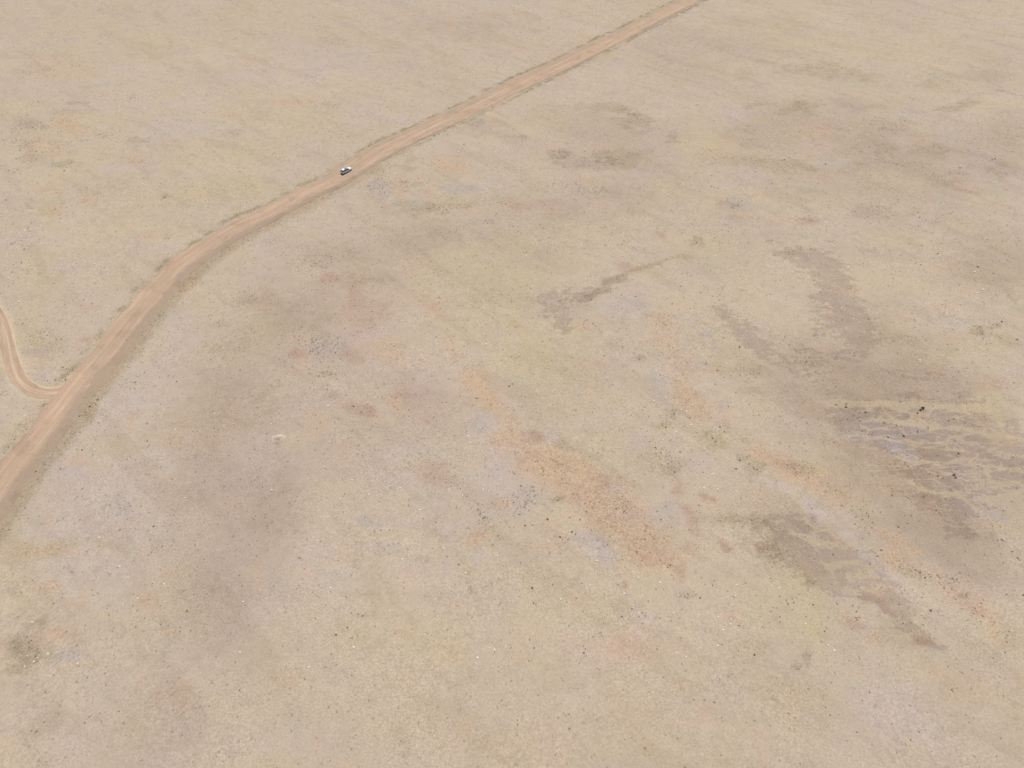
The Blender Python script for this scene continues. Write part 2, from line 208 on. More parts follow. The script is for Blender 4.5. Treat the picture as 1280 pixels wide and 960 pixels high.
# x, y, half width, half height in photograph points, turn in degrees (clockwise), kind, strength
SPOTS = '''
300 740 60 100 20 B .2|330 640 60 60 0 B .45|250 560 70 80 10 B .38|290 500 60 60 0 B .3|120 640 110 110 0 L .35|120 740 90 70 0 L .2
1150 470 150 55 8 B .55|1130 640 110 60 15 B .6|1100 560 110 50 5 B .45|1200 690 90 40 20 B .45|1230 330 70 40 10 B .35|1100 300 60 30 0 B .15
500 300 130 30 -5 B .4|420 380 80 40 0 B .35|470 400 60 60 0 K .5|540 510 70 36 20 B .45|540 520 60 28 20 K .5|350 400 40 40 0 B .4
640 420 60 60 0 Y .6|600 340 60 40 0 Y .4|700 460 70 50 0 Y .6|760 500 70 40 0 Y .6|740 555 60 30 0 Y .6|1000 760 70 60 30 Y .7|920 740 70 50 20 Y .4
700 770 80 50 0 Y .4|450 640 70 60 0 Y .35|400 700 60 80 0 L .3|380 790 80 50 0 Y .35|540 800 90 40 0 Y .45|560 730 80 50 0 L .4|620 790 50 40 0 L .35
350 150 90 35 0 Y .55|260 220 90 40 0 Y .5|120 260 90 40 0 Y .35|50 340 60 40 0 Y .5|180 350 60 30 0 Y .4|200 160 60 22 0 L .7|235 132 40 12 0 L .6
480 145 70 20 0 L .6|350 215 50 14 0 L .5|440 282 70 18 0 L .5|525 245 36 13 0 L .6|590 228 50 12 0 L .5|150 212 34 9 0 L .5|85 270 30 20 0 L .4
20 240 30 18 0 L .6|40 300 34 18 0 L .5|220 312 50 12 0 L .5|100 330 70 16 0 L .4|30 175 24 28 0 S .8|38 192 16 14 0 D .4|10 212 14 10 0 S .7|36 155 9 8 0 D .5
80 150 32 14 10 O .7|68 185 26 12 0 O .8|100 160 20 9 0 O .6|65 264 24 17 0 O .75|58 263 12 8 0 T .5|60 236 18 10 0 O .5|170 200 12 6 0 O .8|185 294 14 6 0 O .6
115 250 22 8 0 O .4|20 135 25 10 0 Y .7|120 145 50 12 0 Y .6|150 168 44 8 0 Y .7|140 290 60 9 0 Y .6|290 145 34 15 0 Y .5|95 130 16 4 0 D .6|125 168 12 5 0 S .6
170 175 16 5 0 D .5|76 205 16 5 0 D .6|30 290 26 12 0 S .5|15 335 16 9 0 S .5|206 246 6 4 0 D .6|290 168 14 5 0 D .3|150 270 30 6 0 T .3
370 128 50 5 0 O .6|340 190 60 16 0 Y .5|475 234 15 15 0 S .9|475 234 14 13 0 U .6|540 256 40 11 0 D .55|545 262 20 6 0 S .8|500 235 14 12 0 O .6|536 240 12 11 0 O .6
560 205 32 14 0 O .6|600 180 30 20 0 Y .4|487 208 22 8 0 D .45|520 228 14 4 0 D .45|590 152 34 6 0 D .4|600 160 30 14 0 B .35|600 290 44 10 0 K .5|340 340 70 22 0 K .5
410 348 18 6 0 R .6|400 330 50 13 0 S .4|405 325 40 8 0 D .3|450 350 36 8 0 R .4|560 320 60 22 0 Y .5|610 278 10 3 0 D .6|635 256 12 6 0 O .5|570 235 22 6 0 U .4
592 236 10 4 0 U .6|640 255 14 7 0 D .3|520 330 14 18 0 O .35|530 380 12 30 -20 O .35
700 196 18 10 0 D .55|712 206 22 6 0 S .7|765 200 30 13 0 D .55|745 206 40 10 0 B .6|800 200 30 14 0 B .6|800 152 32 9 15 D .6|735 134 46 7 0 D .45|785 140 14 6 15 D .8
803 166 11 4 0 U .9|803 166 10 3 0 R .3|840 177 14 4 0 R .6|700 150 34 14 0 O .45|690 148 40 16 0 T .3|880 178 44 13 0 Y .65|665 180 34 9 0 K .8|640 172 16 4 0 D .5|655 173 10 4 0 D .5
680 258 60 15 0 B .55|670 262 50 10 0 K .5|790 246 54 16 0 B .4|780 255 40 10 0 L .3|920 145 22 10 0 L .8|925 200 40 9 0 D .45|900 195 30 8 0 O .5|930 230 40 12 0 L .3
922 256 20 11 0 S .8|922 260 18 9 0 U .4|918 272 14 5 0 R .4|870 303 12 5 0 D .8|857 321 14 4 0 T .9|820 330 34 3 -18 D .7|780 342 30 4 -26 D .8|762 352 16 5 -20 D .9|825 292 14 7 0 R .5
780 333 14 8 0 R .6|800 312 34 10 0 L .4|720 300 80 20 0 Y .45|660 345 46 14 0 Y .6|735 305 8 6 0 D .4|640 300 50 20 0 Y .3|880 290 40 20 0 Y .3|740 232 40 12 0 S .4
1000 140 44 9 10 D .6|985 130 30 8 0 D .5|1060 130 50 12 0 B .5|1110 128 40 8 0 T .4|1112 155 54 9 0 S .6|1100 165 40 9 0 D .35|1100 190 28 15 0 D .55|1110 196 14 8 0 S .6
1170 186 28 9 0 D .5|1170 186 24 8 0 S .5|1197 130 22 7 0 D .7|1190 215 24 11 0 D .55|1247 215 18 9 0 D .6|1200 236 26 4 15 R .7|1130 203 30 4 0 S .7|1100 265 34 9 0 D .45|1098 262 22 6 0 S .8
1150 282 34 9 0 S .7|1150 275 30 8 0 L .5|975 206 46 7 5 D .45|1018 165 22 10 0 O .6|1025 186 28 11 0 K .8|1015 212 12 3 5 R .7|1040 204 24 9 0 L .6|1010 230 30 8 0 L .5|1130 172 30 10 0 L .3
1110 222 46 13 0 Y .6|1120 300 66 15 0 Y .6|1020 222 20 6 0 O .5|1215 231 16 7 0 K .9|1260 160 40 30 0 B .3|1240 130 34 8 0 Y .5|1140 140 30 8 0 L .3|1010 275 14 5 0 R .5|1020 278 8 4 0 R .5
985 315 16 6 0 D .5|1230 250 50 12 0 Y .35|1250 180 40 30 0 B .3|1060 350 60 20 0 Y .3
60 470 34 14 0 L .6|165 520 48 34 0 L .75|190 578 46 20 0 L .65|30 590 26 24 0 L .4|50 430 40 20 0 S .5|110 440 34 14 0 S .5|45 440 16 6 0 U .5|84 462 18 5 0 D .4|110 424 24 9 0 O .4|40 386 26 12 0 Y .6
42 420 22 24 20 Y .6|170 480 34 12 0 S .55|150 485 44 20 0 S .4|165 525 8 24 15 O .55|120 562 34 22 0 Y .6|95 575 24 12 0 O .5|108 425 8 6 0 D .4|306 375 12 7 0 D .4|276 405 12 4 0 D .45|282 435 24 7 0 D .3
15 540 30 30 0 Y .5|10 480 12 12 0 L .5|50 540 24 10 -30 L .3|30 530 34 20 0 Y .4|190 585 16 6 0 D .3
330 376 20 14 0 R .35|373 444 12 8 10 R .85|402 432 44 22 0 S .85|400 440 30 16 0 U .4|410 468 24 7 0 S .8|412 468 20 5 0 D .3|442 445 12 11 0 R .6|442 372 10 24 0 R .45|460 395 34 24 0 R .35|455 420 26 14 0 K .6
480 426 22 13 0 O .7|490 440 20 12 0 O .4|450 512 24 8 8 R .8|452 512 20 6 0 S .6|498 500 24 10 -10 O .7|508 495 14 6 0 R .5|500 480 40 16 0 S .3|410 496 14 6 0 D .3|600 400 66 44 0 Y .6|545 385 8 18 -20 O .8
560 420 9 34 -22 O .6|598 480 14 34 -35 O .6|590 470 16 13 0 O .6|600 490 14 20 -30 O .6|612 502 22 13 30 O .8|635 540 26 20 30 O .85|655 560 20 18 30 O .7|580 500 12 8 0 R .3|600 530 26 18 0 L .9|600 528 18 12 0 U .5|370 548 34 15 0 Y .6|500 566 44 13 0 L .7
540 590 22 13 0 R .45|520 572 22 6 0 S .8|512 582 8 8 0 S .8|480 525 20 8 0 Y .5|342 546 16 8 0 L .6|348 553 12 9 0 B .6
745 366 30 5 -20 D .9|772 386 34 22 0 L .85|778 378 24 10 0 U .35|728 407 16 9 0 O .75|830 397 24 14 0 O .75|824 424 16 12 0 O .7|840 438 12 18 0 O .75|840 440 12 18 0 Y .4|850 480 15 26 -10 O .8|868 508 26 18 0 O .9
845 460 12 30 -10 K .5|825 475 22 28 -10 L .85|820 490 14 18 0 U .3|770 430 14 8 0 R .5|778 402 6 4 0 R .6|747 452 14 7 0 O .5|800 446 8 6 0 D .5|800 446 6 4 0 R .6|715 388 24 12 0 B .4|795 370 8 5 0 D .4|808 394 8 5 0 U .6
882 418 10 5 0 U .7|890 430 20 10 0 L .6|882 454 8 5 0 U .7|895 460 12 9 0 T .5|935 470 34 14 0 S .7|935 463 30 8 0 B .5|945 488 34 7 0 R .45|900 475 30 10 0 L .4|905 505 16 8 0 U .4|828 532 9 5 0 D .9|828 532 12 6 0 T .8|842 512 12 8 0 D .5
840 520 10 7 0 S .8|892 551 16 12 0 T .9|890 548 14 10 0 S .9|900 532 14 6 0 S .5|670 545 20 10 0 R .85|685 547 10 5 0 U .6|695 576 36 22 20 O .85|650 552 14 14 0 O .8|688 580 10 5 0 D .9|670 570 8 6 0 D .7|700 555 16 6 20 D .5
820 578 34 20 0 S .8|838 590 14 12 0 B .7|850 582 12 10 0 D .4|866 575 24 12 0 L .6|805 545 22 16 0 L .4|942 582 28 12 20 D .75|950 572 30 12 20 O .7|940 588 20 8 0 S .8|810 560 10 8 0 S .7|730 420 40 20 0 Y .4
1222 415 14 8 0 T 1|1222 416 10 6 0 D .8|1243 408 9 4 0 D .8|1262 424 18 8 0 D .4|1262 424 22 12 0 T .4|1275 388 6 16 -30 T .6|1268 375 8 14 -40 D .5|1240 435 34 12 0 Y .6|1245 478 20 9 20 R .4|1240 500 40 14 0 Y .6|1190 445 40 16 0 Y .3
1120 422 20 14 0 D .35|1125 425 14 9 0 S .7|1190 440 12 6 0 D .35|1100 400 14 10 0 D .3|1110 360 40 20 0 K .3|1100 540 60 20 8 U .6|1128 565 30 12 10 U 1|1138 572 18 6 0 U 1|1115 553 22 9 20 U .9|1060 515 26 12 0 S .6
990 588 56 17 15 O .9|1000 590 40 12 15 S .9|1035 612 40 12 22 O .7|1085 652 44 16 38 O .6|1120 700 40 14 30 O .5|1200 745 50 16 38 O .5|1000 590 44 12 16 O .7|985 583 30 8 16 R .4|1020 588 30 8 16 T .6|1042 622 26 10 24 O .8|1050 612 30 8 24 D .4|1082 648 30 13 40 T .6|1080 648 30 13 40 S .9|1090 660 22 12 40 O .6|1112 694 22 11 0 O .65|1142 690 14 8 0 O .8|1135 712 10 5 0 K .8
1150 720 28 7 20 T .7|1152 720 26 7 20 S .9|1190 740 30 10 35 S .5|1215 758 30 10 38 O .55|1218 760 20 6 38 R .4|1250 790 30 16 50 O .6|1255 785 24 10 50 S .6|1205 744 8 4 0 D .8|1200 723 14 6 0 S .8
975 607 24 7 20 L .8|1020 640 34 9 38 L .9|1065 675 36 10 42 L .95|1100 712 36 11 45 L .9|1135 745 34 14 40 L .8|1180 780 50 18 30 L .5|1200 660 50 26 20 B .3|1150 620 50 16 0 B .3|1235 645 24 8 20 U .7|1230 640 18 8 0 L .5
1014 722 12 10 0 R .4|1090 748 24 6 10 R .6|1115 768 18 6 35 R .55|1065 775 16 12 30 O .6|1068 780 10 8 30 R .5|1092 796 10 6 0 O .7|1155 803 16 6 10 R .8|1010 820 10 12 -20 D .7|995 833 10 5 0 D .9|1010 820 9 9 0 S .8
1135 785 34 10 20 D .25|1220 790 60 20 0 Y .5|1195 770 30 8 0 Y .3|1150 765 16 12 30 Y .6|970 690 16 10 0 D .4|1100 790 40 16 20 B .4
735 610 70 32 28 O .75|800 682 60 32 42 O .75|745 620 60 26 30 R .2|800 680 50 24 40 R .2|690 585 50 24 20 O .6|840 712 26 26 50 O .7|690 592 40 18 12 O .9|720 612 46 18 25 O .95|750 638 44 18 30 O .95|785 664 50 17 38 O .9|790 668 40 14 38 R .35|745 625 40 12 30 R .25|805 640 10 5 0 R .3|820 692 34 20 40 O .8|822 694 30 16 40 R .35|846 722 14 16 30 O .8|848 718 10 16 30 R .5
858 741 14 6 0 R .6|858 741 14 6 0 S .8|775 640 34 10 30 S .7|805 680 30 16 40 S .9|760 600 20 12 0 R .4|780 612 12 12 0 O .7|705 648 22 15 0 Y 1|706 650 18 11 0 Y 1|820 735 32 22 0 Y 1|818 732 26 17 0 Y 1|770 610 14 8 0 L .7
748 688 26 14 35 U .9|740 686 30 16 30 L .9|830 640 20 14 0 U .5|830 645 40 18 0 L .4|655 632 24 26 0 L .8|655 628 22 24 0 S 1|700 620 6 6 0 D .8|700 580 10 6 0 D .8|697 625 8 4 0 D .7|685 682 34 8 0 O .7|650 680 30 10 0 S .7|705 675 20 8 0 S .7
846 617 9 8 20 R .9|860 636 12 5 45 R .7|888 623 14 5 25 R .9|850 605 20 6 50 R .4|910 686 14 5 40 R .9|905 680 8 4 20 R .6|865 655 8 16 -30 R .5|868 690 14 10 0 R .4|930 648 50 7 5 D .55|955 672 26 20 0 D .5|950 650 30 10 0 B .7|900 650 20 6 0 D .5
781 730 4 6 0 R 1|800 752 10 5 20 R .7|795 745 20 10 0 L .6|800 775 46 14 0 L .7|780 822 60 14 0 K .9|760 812 60 16 0 K .7|830 800 50 16 0 K .4|745 690 8 4 0 P .3|880 700 20 20 0 Y .5|900 770 20 6 0 K .7|660 800 30 30 0 K .3|670 770 40 30 0 Y .5
660 825 16 8 0 O .5|940 810 30 14 0 O .35|700 720 60 20 0 Y .4|775 790 60 16 0 L .3|826 770 30 8 0 S .4
605 642 20 16 0 S 1|612 660 26 18 0 S .8|612 640 20 16 0 L .6|600 672 14 9 -30 O .8|625 628 22 8 0 O .9|618 634 8 6 0 D .5|585 708 8 20 0 O .85|583 718 6 10 0 S .9|586 740 8 8 0 R .5|568 756 14 5 0 O .9|600 700 16 14 0 L .8|560 706 10 20 0 L .5
545 690 12 26 0 Y .7|480 684 44 12 0 L .7|462 652 16 8 0 U .7|500 655 24 8 0 L .5|478 667 12 5 0 O .7|537 665 14 10 0 D .35|540 652 16 7 0 D .35|508 636 6 4 0 O .7|538 600 26 8 0 R .5|550 608 10 4 0 R .5|355 614 16 4 -30 D .5|428 780 12 8 0 T .6|525 697 14 6 0 D .3
470 770 24 4 0 D .3|460 745 20 6 0 D .2|322 715 4 30 0 O .5|390 738 14 6 0 O .4|500 600 40 10 0 L .4|440 610 60 12 0 Y .3
50 692 44 12 0 T .6|50 688 44 12 0 O .5|20 750 40 22 0 Y .6|60 735 26 14 0 O .6|18 720 14 10 0 Y .8|72 790 16 9 0 O .8|30 765 10 8 0 K .6|36 806 34 18 10 D .75|20 815 26 18 0 D .8|52 780 18 9 -20 D .7|35 795 14 8 0 K .5|85 822 26 12 0 L 1|88 820 16 12 0 U .5
66 814 10 8 0 D .6|45 826 26 8 0 S 1|60 668 50 12 0 L .5|95 655 60 12 0 L .5|150 640 60 16 0 L .4|210 682 34 10 0 S .6|215 655 24 14 0 S .6|85 812 22 12 0 S .6|180 750 10 5 0 O .9|135 770 28 9 0 Y .9|215 790 22 7 0 O .7|160 778 50 20 0 S .5
110 720 40 14 0 S .5|145 690 24 9 0 Y .6|120 678 40 7 0 T .6|150 635 12 8 0 U .4|60 652 8 8 0 O .7|190 740 20 8 0 O .3|20 655 12 5 60 T .9|8 655 10 14 30 T .8|100 830 60 3 0 O .6|165 800 40 12 0 L .4|285 705 12 8 0 T .4|230 720 14 10 0 T .35
200 60 120 30 0 Y .4|900 50 160 40 0 B .3|400 70 80 30 0 L .5|1100 60 120 30 0 Y .5|1000 90 80 14 0 D .4|700 60 80 20 0 O .3|90 90 60 18 0 O .4|600 30 120 20 0 B .3|1200 95 60 16 0 D .35|300 100 60 12 0 L .4
200 900 140 50 0 B .3|500 900 120 40 0 Y .4|800 890 120 30 0 K .5|1100 900 120 50 0 L .4|1000 870 60 20 0 Y .5|60 890 50 30 0 D .4|1200 870 50 20 0 O .4|650 930 60 30 0 O .3|350 930 80 30 0 L .4'''
# very wide faint changes of soil, laid down before everything else
WASH = '''270 600 110 130 12 M .6|300 700 95 150 5 M .6|270 740 55 120 5 B .35|420 560 140 90 0 M .3|310 480 110 90 -20 B .4|360 400 140 90 -15 B .4|470 340 150 70 -5 B .3|400 520 150 130 0 M .35|520 480 90 70 20 K .6|440 420 90 60 0 M .4|340 600 80 90 0 M .4
560 300 130 60 -8 B .25|690 265 130 45 -5 B .28|800 230 130 50 -8 B .25|620 400 70 90 -25 T .40|700 480 90 70 -30 T .45|780 560 80 50 25 T .40|650 340 80 50 0 T .35|1000 750 90 50 30 T .45|900 760 90 60 10 Y .5|680 760 90 70 0 Y .35|560 800 100 50 0 Y .35|1180 800 90 40 0 T .3
1060 460 150 60 12 B .65|1000 480 90 50 10 B .45|1150 560 160 80 8 B .75|1130 520 110 40 5 M .6|1080 500 130 60 0 B .4|1150 470 130 40 5 B .4|1190 650 120 70 18 B .75|1180 600 120 60 10 M .4|1060 560 90 50 10 B .5|1100 500 70 40 0 B .5|960 640 110 40 20 B .4|1020 690 90 60 25 B .45|1230 330 80 60 10 B .45|1120 200 170 60 5 B .6|980 160 140 50 0 B .5|760 170 110 50 5 B .45|1240 200 80 60 0 M .4|900 330 70 60 0 T .3|1100 340 90 40 10 Y .4|960 390 60 60 30 Y .3|1100 410 60 50 20 B .35
900 430 60 100 -25 Y .3|860 470 30 60 -10 K .5|100 620 120 120 0 L .6|60 780 110 80 0 Y .3|160 480 90 60 0 L .6|300 230 140 60 -10 Y .5|100 200 120 80 0 Y .45|430 150 120 30 0 T .3|560 620 80 70 0 L .45|640 600 60 50 0 L .5|400 760 80 80 0 L .3|780 800 100 40 0 K .7|760 650 110 55 35 O .55|700 590 70 40 15 O .5|620 500 60 40 35 K .5'''
# round straw clearings with a readable rim
CLEAR = '''705 647 23 17 0 C .85|820 733 33 25 0 C .85|872 742 24 14 20 C .5|1003 470 18 8 0 C .3|945 360 40 26 20 C .45|760 312 60 14 0 C .3'''
# ragged low mats: same fields without the kind
MATS = '''1008 322 34 10 16 1|1030 330 26 14 20 .8|1040 350 20 14 30 .9|1046 372 22 16 20 1.1|1060 398 24 12 20 1.2|1078 424 22 9 15 1.1|1035 395 20 20 0 .5|1008 450 20 22 -20 .45|1030 445 60 14 0 .35
705 371 34 9 -8 .75|692 388 14 9 0 .9|703 405 11 9 0 .9|912 398 20 7 42 1|930 412 16 7 25 1|945 430 24 7 25 .9|960 445 24 7 20 .6|930 400 14 5 30 .6
1120 516 46 10 -4 .9|1062 516 24 13 0 .7|1070 530 30 8 0 .7|1185 527 48 9 5 1|1215 527 18 12 30 1|1252 530 24 12 20 .9|1275 545 22 9 10 .9|1110 540 44 10 4 .8|1165 545 40 9 3 .9|1240 556 44 11 20 1.1|1265 566 20 6 10 .9
1120 560 50 9 8 .8|1180 565 34 11 0 .8|1225 565 16 6 15 .9|1232 573 20 4 15 1.1|1255 580 18 5 10 1|1275 583 12 12 0 1.1|1250 597 26 8 10 1.1|1275 600 18 6 0 1|1160 588 36 9 0 .8|1180 605 34 9 5 .8|1130 585 26 8 0 .6|1170 620 36 9 5 .7|1190 634 40 12 10 .7|1205 662 30 12 10 .6|1240 612 30 7 -6 .6
1160 470 30 7 5 .35|1200 500 30 6 5 .45|1150 495 60 4 0 .35
1055 725 26 16 20 .9|1085 732 30 14 20 .9|1110 752 30 10 30 .9|1130 775 28 9 35 .8|1155 798 24 8 25 .7|1040 700 34 18 20 .8|965 655 20 8 0 .5|975 668 18 14 50 .95|1000 655 26 14 0 1|1030 665 14 8 0 .8|1038 674 10 6 0 1|990 685 22 8 20 1|1015 697 32 13 5 1.1|1050 692 20 8 0 .9|1068 694 8 6 0 1.1|1020 718 16 12 0 1.1|1022 730 8 12 0 .7|1060 712 14 7 0 1|1085 715 16 7 0 1|1055 732 20 9 0 .9|1082 727 18 4 10 .9|1085 744 24 5 12 .8|1108 752 22 6 30 .7|1070 705 30 20 0 .35|960 680 18 14 0 .4
910 255 14 7 0 .3|855 650 20 6 0 .3|1155 804 14 5 0 .5|705 195 12 4 0 .4|765 200 18 6 0 .35|1010 275 16 4 0 .4'''
VEINS = [ (1.5, [(1040,505),(1100,507),(1160,506),(1200,510),(1235,513),(1262,520)]),
 (.9, [(1077,524),(1110,526),(1140,530),(1172,535),(1210,537),(1240,544),(1265,548),(1290,556)]),
 (.7, [(1055,546),(1100,548),(1135,551),(1168,554),(1195,546),(1210,538)]), (.8, [(1200,552),(1230,558),(1255,568),(1285,574)]),
 (.7, [(1120,572),(1150,580),(1180,581),(1200,573),(1222,575),(1248,578),(1262,587),(1285,589)]), (.6, [(1195,520),(1200,528),(1205,538)]),
 (.6, [(1240,520),(1250,528),(1257,542)]), (.6, [(1120,520),(1135,515),(1150,517)]), (.9, [(1135,602),(1165,615),(1197,620),(1230,645),(1260,662),(1285,675)]),
 (.7, [(1200,598),(1240,602),(1285,606)]), (.7, [(1235,625),(1258,618),(1285,614)]), (.6, [(1193,560),(1210,575),(1238,583),(1262,588)]),
 (.6, [(1060,530),(1095,536),(1130,537)]), (.5, [(1140,590),(1180,592),(1220,600)]), (.6, [(1185,548),(1182,560),(1190,572)]), (.7, [(1236,586),(1240,603),(1262,606)]),
 (.9, [(985,662),(1010,676),(1040,680),(1060,684)]), (.9, [(1045,705),(1065,703),(1085,708),(1098,706)]), (.8, [(1062,722),(1085,721),(1100,723)]), (.8, [(1055,743),(1080,738),(1105,744)]),
 (.45, [(1035,415),(1060,412),(1085,416)]), (.8, [(1040,668),(1052,676),(1070,676)]), (.9, [(1000,640),(1012,655),(1030,662),(1048,658)]), (.7, [(1028,700),(1040,712),(1046,730)]), (.4, [(1010,345),(1022,350),(1030,360)])]
def parse(s): return [r.split() for line in s.strip().split('\n') for r in line.split('|') if r.strip()]

ROAD = [(960,-60),(880,-10),(800,32),(720,72),(650,105),(610,125),(578,141),(545,156),(520,168),(495,180),(470,193),(448,207),(427,221),(407,231),(382,243),(357,257),(332,270),(300,285),(275,300),(250,317),(228,333),
        (207,354),(185,380),(162,407),(140,437),(116,464),(95,489),(75,516),(55,543),(33,570),(13,596),(-12,632),(-45,680),(-90,745)]
TRACK = [(-60,330),(-28,362),(-8,385),(3,405),(9,428),(15,452),(24,474),(40,488),(62,492),(84,487),(104,474)]
def spline(pts, step):
    P = [at(*p) for p in pts]; P = [2*P[0]-P[1]]+P+[2*P[-1]-P[-2]]; out = []
    for i in range(1, len(P)-2):
        a, b, c, d = P[i-1:i+3]; n = max(2, int(np.linalg.norm(c-b)/step))
        for k in range(n):
            t = k/n; out.append(.5*((2*b)+(c-a)*t+(2*a-5*b+4*c-d)*t*t+(3*b-a-3*c+d)*t**3))
    return np.array(out)
road_c = spline(ROAD, .8); track_c = spline(TRACK, .5)
def frame(c):
    t = np.gradient(c, axis=0); t /= np.linalg.norm(t, axis=1)[:, None]
    for _ in range(6): t[1:-1] = (t[:-2]+t[1:-1]+t[2:])/3
    t /= np.linalg.norm(t, axis=1)[:, None]
    n = np.stack([t[:, 1], -t[:, 0]], 1)             # to the right of the direction of the list
    s = np.r_[0, np.cumsum(np.linalg.norm(np.diff(c, axis=0), axis=1))]
    return t, n, s
def curve_dist(X, Y, c, reach):
    """signed distance (right positive) of points to a polyline, 1e3 where farther than reach"""
    t, n, s = frame(c); d = np.full(X.shape, 1e3); best = np.full(X.shape, 1e6)
    for i in range(0, len(c), 2):
        m = (np.abs(X-c[i, 0]) < reach) & (np.abs(Y-c[i, 1]) < reach)
        idx = np.nonzero(m)
        dx = X[idx]-c[i, 0]; dy = Y[idx]-c[i, 1]; r = np.hypot(dx, dy); sg = dx*n[i, 0]+dy*n[i, 1]
        b = best[idx]; k = r < b; b[k] = r[k]; best[idx] = b
        dd = d[idx]; dd[k] = sg[k]; d[idx] = dd
    return d

# ---------------------------------------------------------------- fields over the plain
def ellipses(rows, hasbkind):
    for r in rows:
        px, py, rx, ry, an = map(float, r[:5]); e = .5
        J = np.array([(at(px+e, py)-at(px-e, py)), (at(px, py+e)-at(px, py-e))]).T       # ground metres per photograph point
        a = R(an); Rm = np.array([[math.cos(a), -math.sin(a)], [math.sin(a), math.cos(a)]])
        A = J @ Rm @ np.diag([rx, ry]); yield at(px, py), A, r[5:]
def build_fields(X, Y):
    sh = X.shape
    base = alb(204, 185, 161); tint = np.ones(sh+(3,))*base
    M = np.full(sh, -1.2); S = np.full(sh, .0); G = np.full(sh, .1)
    w1 = fbm(X, Y, 14, 4, 1); w2 = fbm(X, Y, 3.2, 3, 5, .6); w3 = fbm(X, Y, 30, 4, 9)
    tint *= (1+.035*w3[..., None])
    yellow = np.clip(fbm(X, Y, 38, 5, 11)*1.6, -1, 1)[..., None]
    tint *= 1+yellow*np.array([.003, .0, -.035])
    xs = X[0, :]; ys = Y[:, 0]
    def window(c, A, grow):
        ex = np.hypot(A[0, 0], A[0, 1])*grow; ey = np.hypot(A[1, 0], A[1, 1])*grow
        i0, i1 = np.searchsorted(ys, [c[1]-ey, c[1]+ey]); j0, j1 = np.searchsorted(xs, [c[0]-ex, c[0]+ex])
        return slice(i0, i1), slice(j0, j1)
    seed = 0
    def layer(text, warp, soft, gain, reach):
        nonlocal seed
        for c, A, (kind, st) in ellipses(parse(text), True):
            w = window(c, A, reach)
            if w[0].stop <= w[0].start or w[1].stop <= w[1].start: continue
            I = np.linalg.inv(A); dx = X[w]-c[0]; dy = Y[w]-c[1]
            q = np.hypot(I[0, 0]*dx+I[0, 1]*dy, I[1, 0]*dx+I[1, 1]*dy)
            seed += 1; gm = math.sqrt(abs(np.linalg.det(A)))
            hard = kind in 'RDOTUS'
            am, so = (warp*1.0, soft*.75) if hard else (warp*.72, soft)
            if kind == 'D': am *= 1.35
            ln = fbm(X[w]+37.1*seed, Y[w]*1.25-11.7*seed, max(1.6, min(gm*1.1, 14)), 5, seed, .68)
            q = q*(1-.15*w1[w])-am*ln
            f = np.clip((1.2-q)/so, 0, 1); f = f*f*(3-2*f)*min(1, float(st)*gain)
            colr, sp, g = KIND[kind]
            k = .25 if kind == 'S' else .75 if kind == 'D' else .95
            tint[w] += (colr-tint[w])*(f*k)[..., None]
            if kind == 'C': S[w] *= 1-f; G[w] *= 1-f
            S[w] = np.maximum(S[w], f*sp); G[w] = np.maximum(G[w], f*g)
    layer(WASH, .75, 1.3, .95, 2.3)
    layer(SPOTS, 1.3, 1.1, .92, 2.7)
    layer(CLEAR, .5, .45, 1, 1.8)
    for c, A, (st,) in ellipses(parse(MATS), False):
        w = window(c, A, 2.0)
        if w[0].stop <= w[0].start or w[1].stop <= w[1].start: continue
        I = np.linalg.inv(A); dx = X[w]-c[0]; dy = Y[w]-c[1]
        q = np.hypot(I[0, 0]*dx+I[0, 1]*dy, I[1, 0]*dx+I[1, 1]*dy)*(1-.2*w1[w])
        seed += 1; gm = math.sqrt(abs(np.linalg.det(A)))
        q = q-1.15*fbm(X[w]*.62+37.1*seed, Y[w]*1.5-11.7*seed, max(1.4, gm*.9), 5, seed, .7)
        M[w] = np.maximum(M[w], np.clip((1.3-q)*1.1, -1.2, .55)*1.0-(1-min(float(st), 1.1))*.75)
    V = np.full(sh, -1.3)
    zc = at(1180, 555); zr = (at(1300, 555)-at(1060, 555))[0]/2, (at(1180, 490)-at(1180, 625))[1]/2
    zq = np.hypot((X-zc[0])/zr[0], (Y-zc[1])/zr[1])+.35*w1
    V = np.maximum(V, np.where(zq < 1.4, -1.3+1.05*np.clip((1.15-zq)/.3, 0, 1), -1.3))
    for wd, pts in VEINS:
        c = spline(pts, .4)
        m0 = (X > c[:, 0].min()-4) & (X < c[:, 0].max()+4) & (Y > c[:, 1].min()-4) & (Y < c[:, 1].max()+4)
        idx = np.nonzero(m0); jx = X[idx]+1.1*w1[idx]; jy = Y[idx]+1.1*w2[idx]
        best = np.full(jx.shape, 1e3)
        for p in c[::2]: best = np.minimum(best, np.hypot(jx-p[0], jy-p[1]))
        V[idx] = np.maximum(V[idx], np.clip(.75+wd*.15-best/(wd*1.2), -1, 1))
    # the strips beside the dirt road: churned brown soil on the right, stubble along both rims
    d = curve_dist(X, Y, road_c, 17); d = np.where(d > 900, d, -d); ad = np.abs(d); dn = d+1.3*w2+1.0*w1
    near = np.clip((11.5-np.abs(dn)-2.5*w3)/5, 0, 1)
    low = np.clip((285-Y)/90, .2, 1)                 # the soil strip on the right widens towards the fork
    rs = near*(d > 0)*np.clip((10.5-dn)/2, 0, 1)*low; tint += (alb(184, 163, 136)-tint)*(rs*.85)[..., None]
    ls = near*(d < 0)*(ad < 50)*np.clip((9.5-np.abs(dn))/2, 0, 1); tint += (alb(194, 175, 146)-tint)*(ls*.5)[..., None]
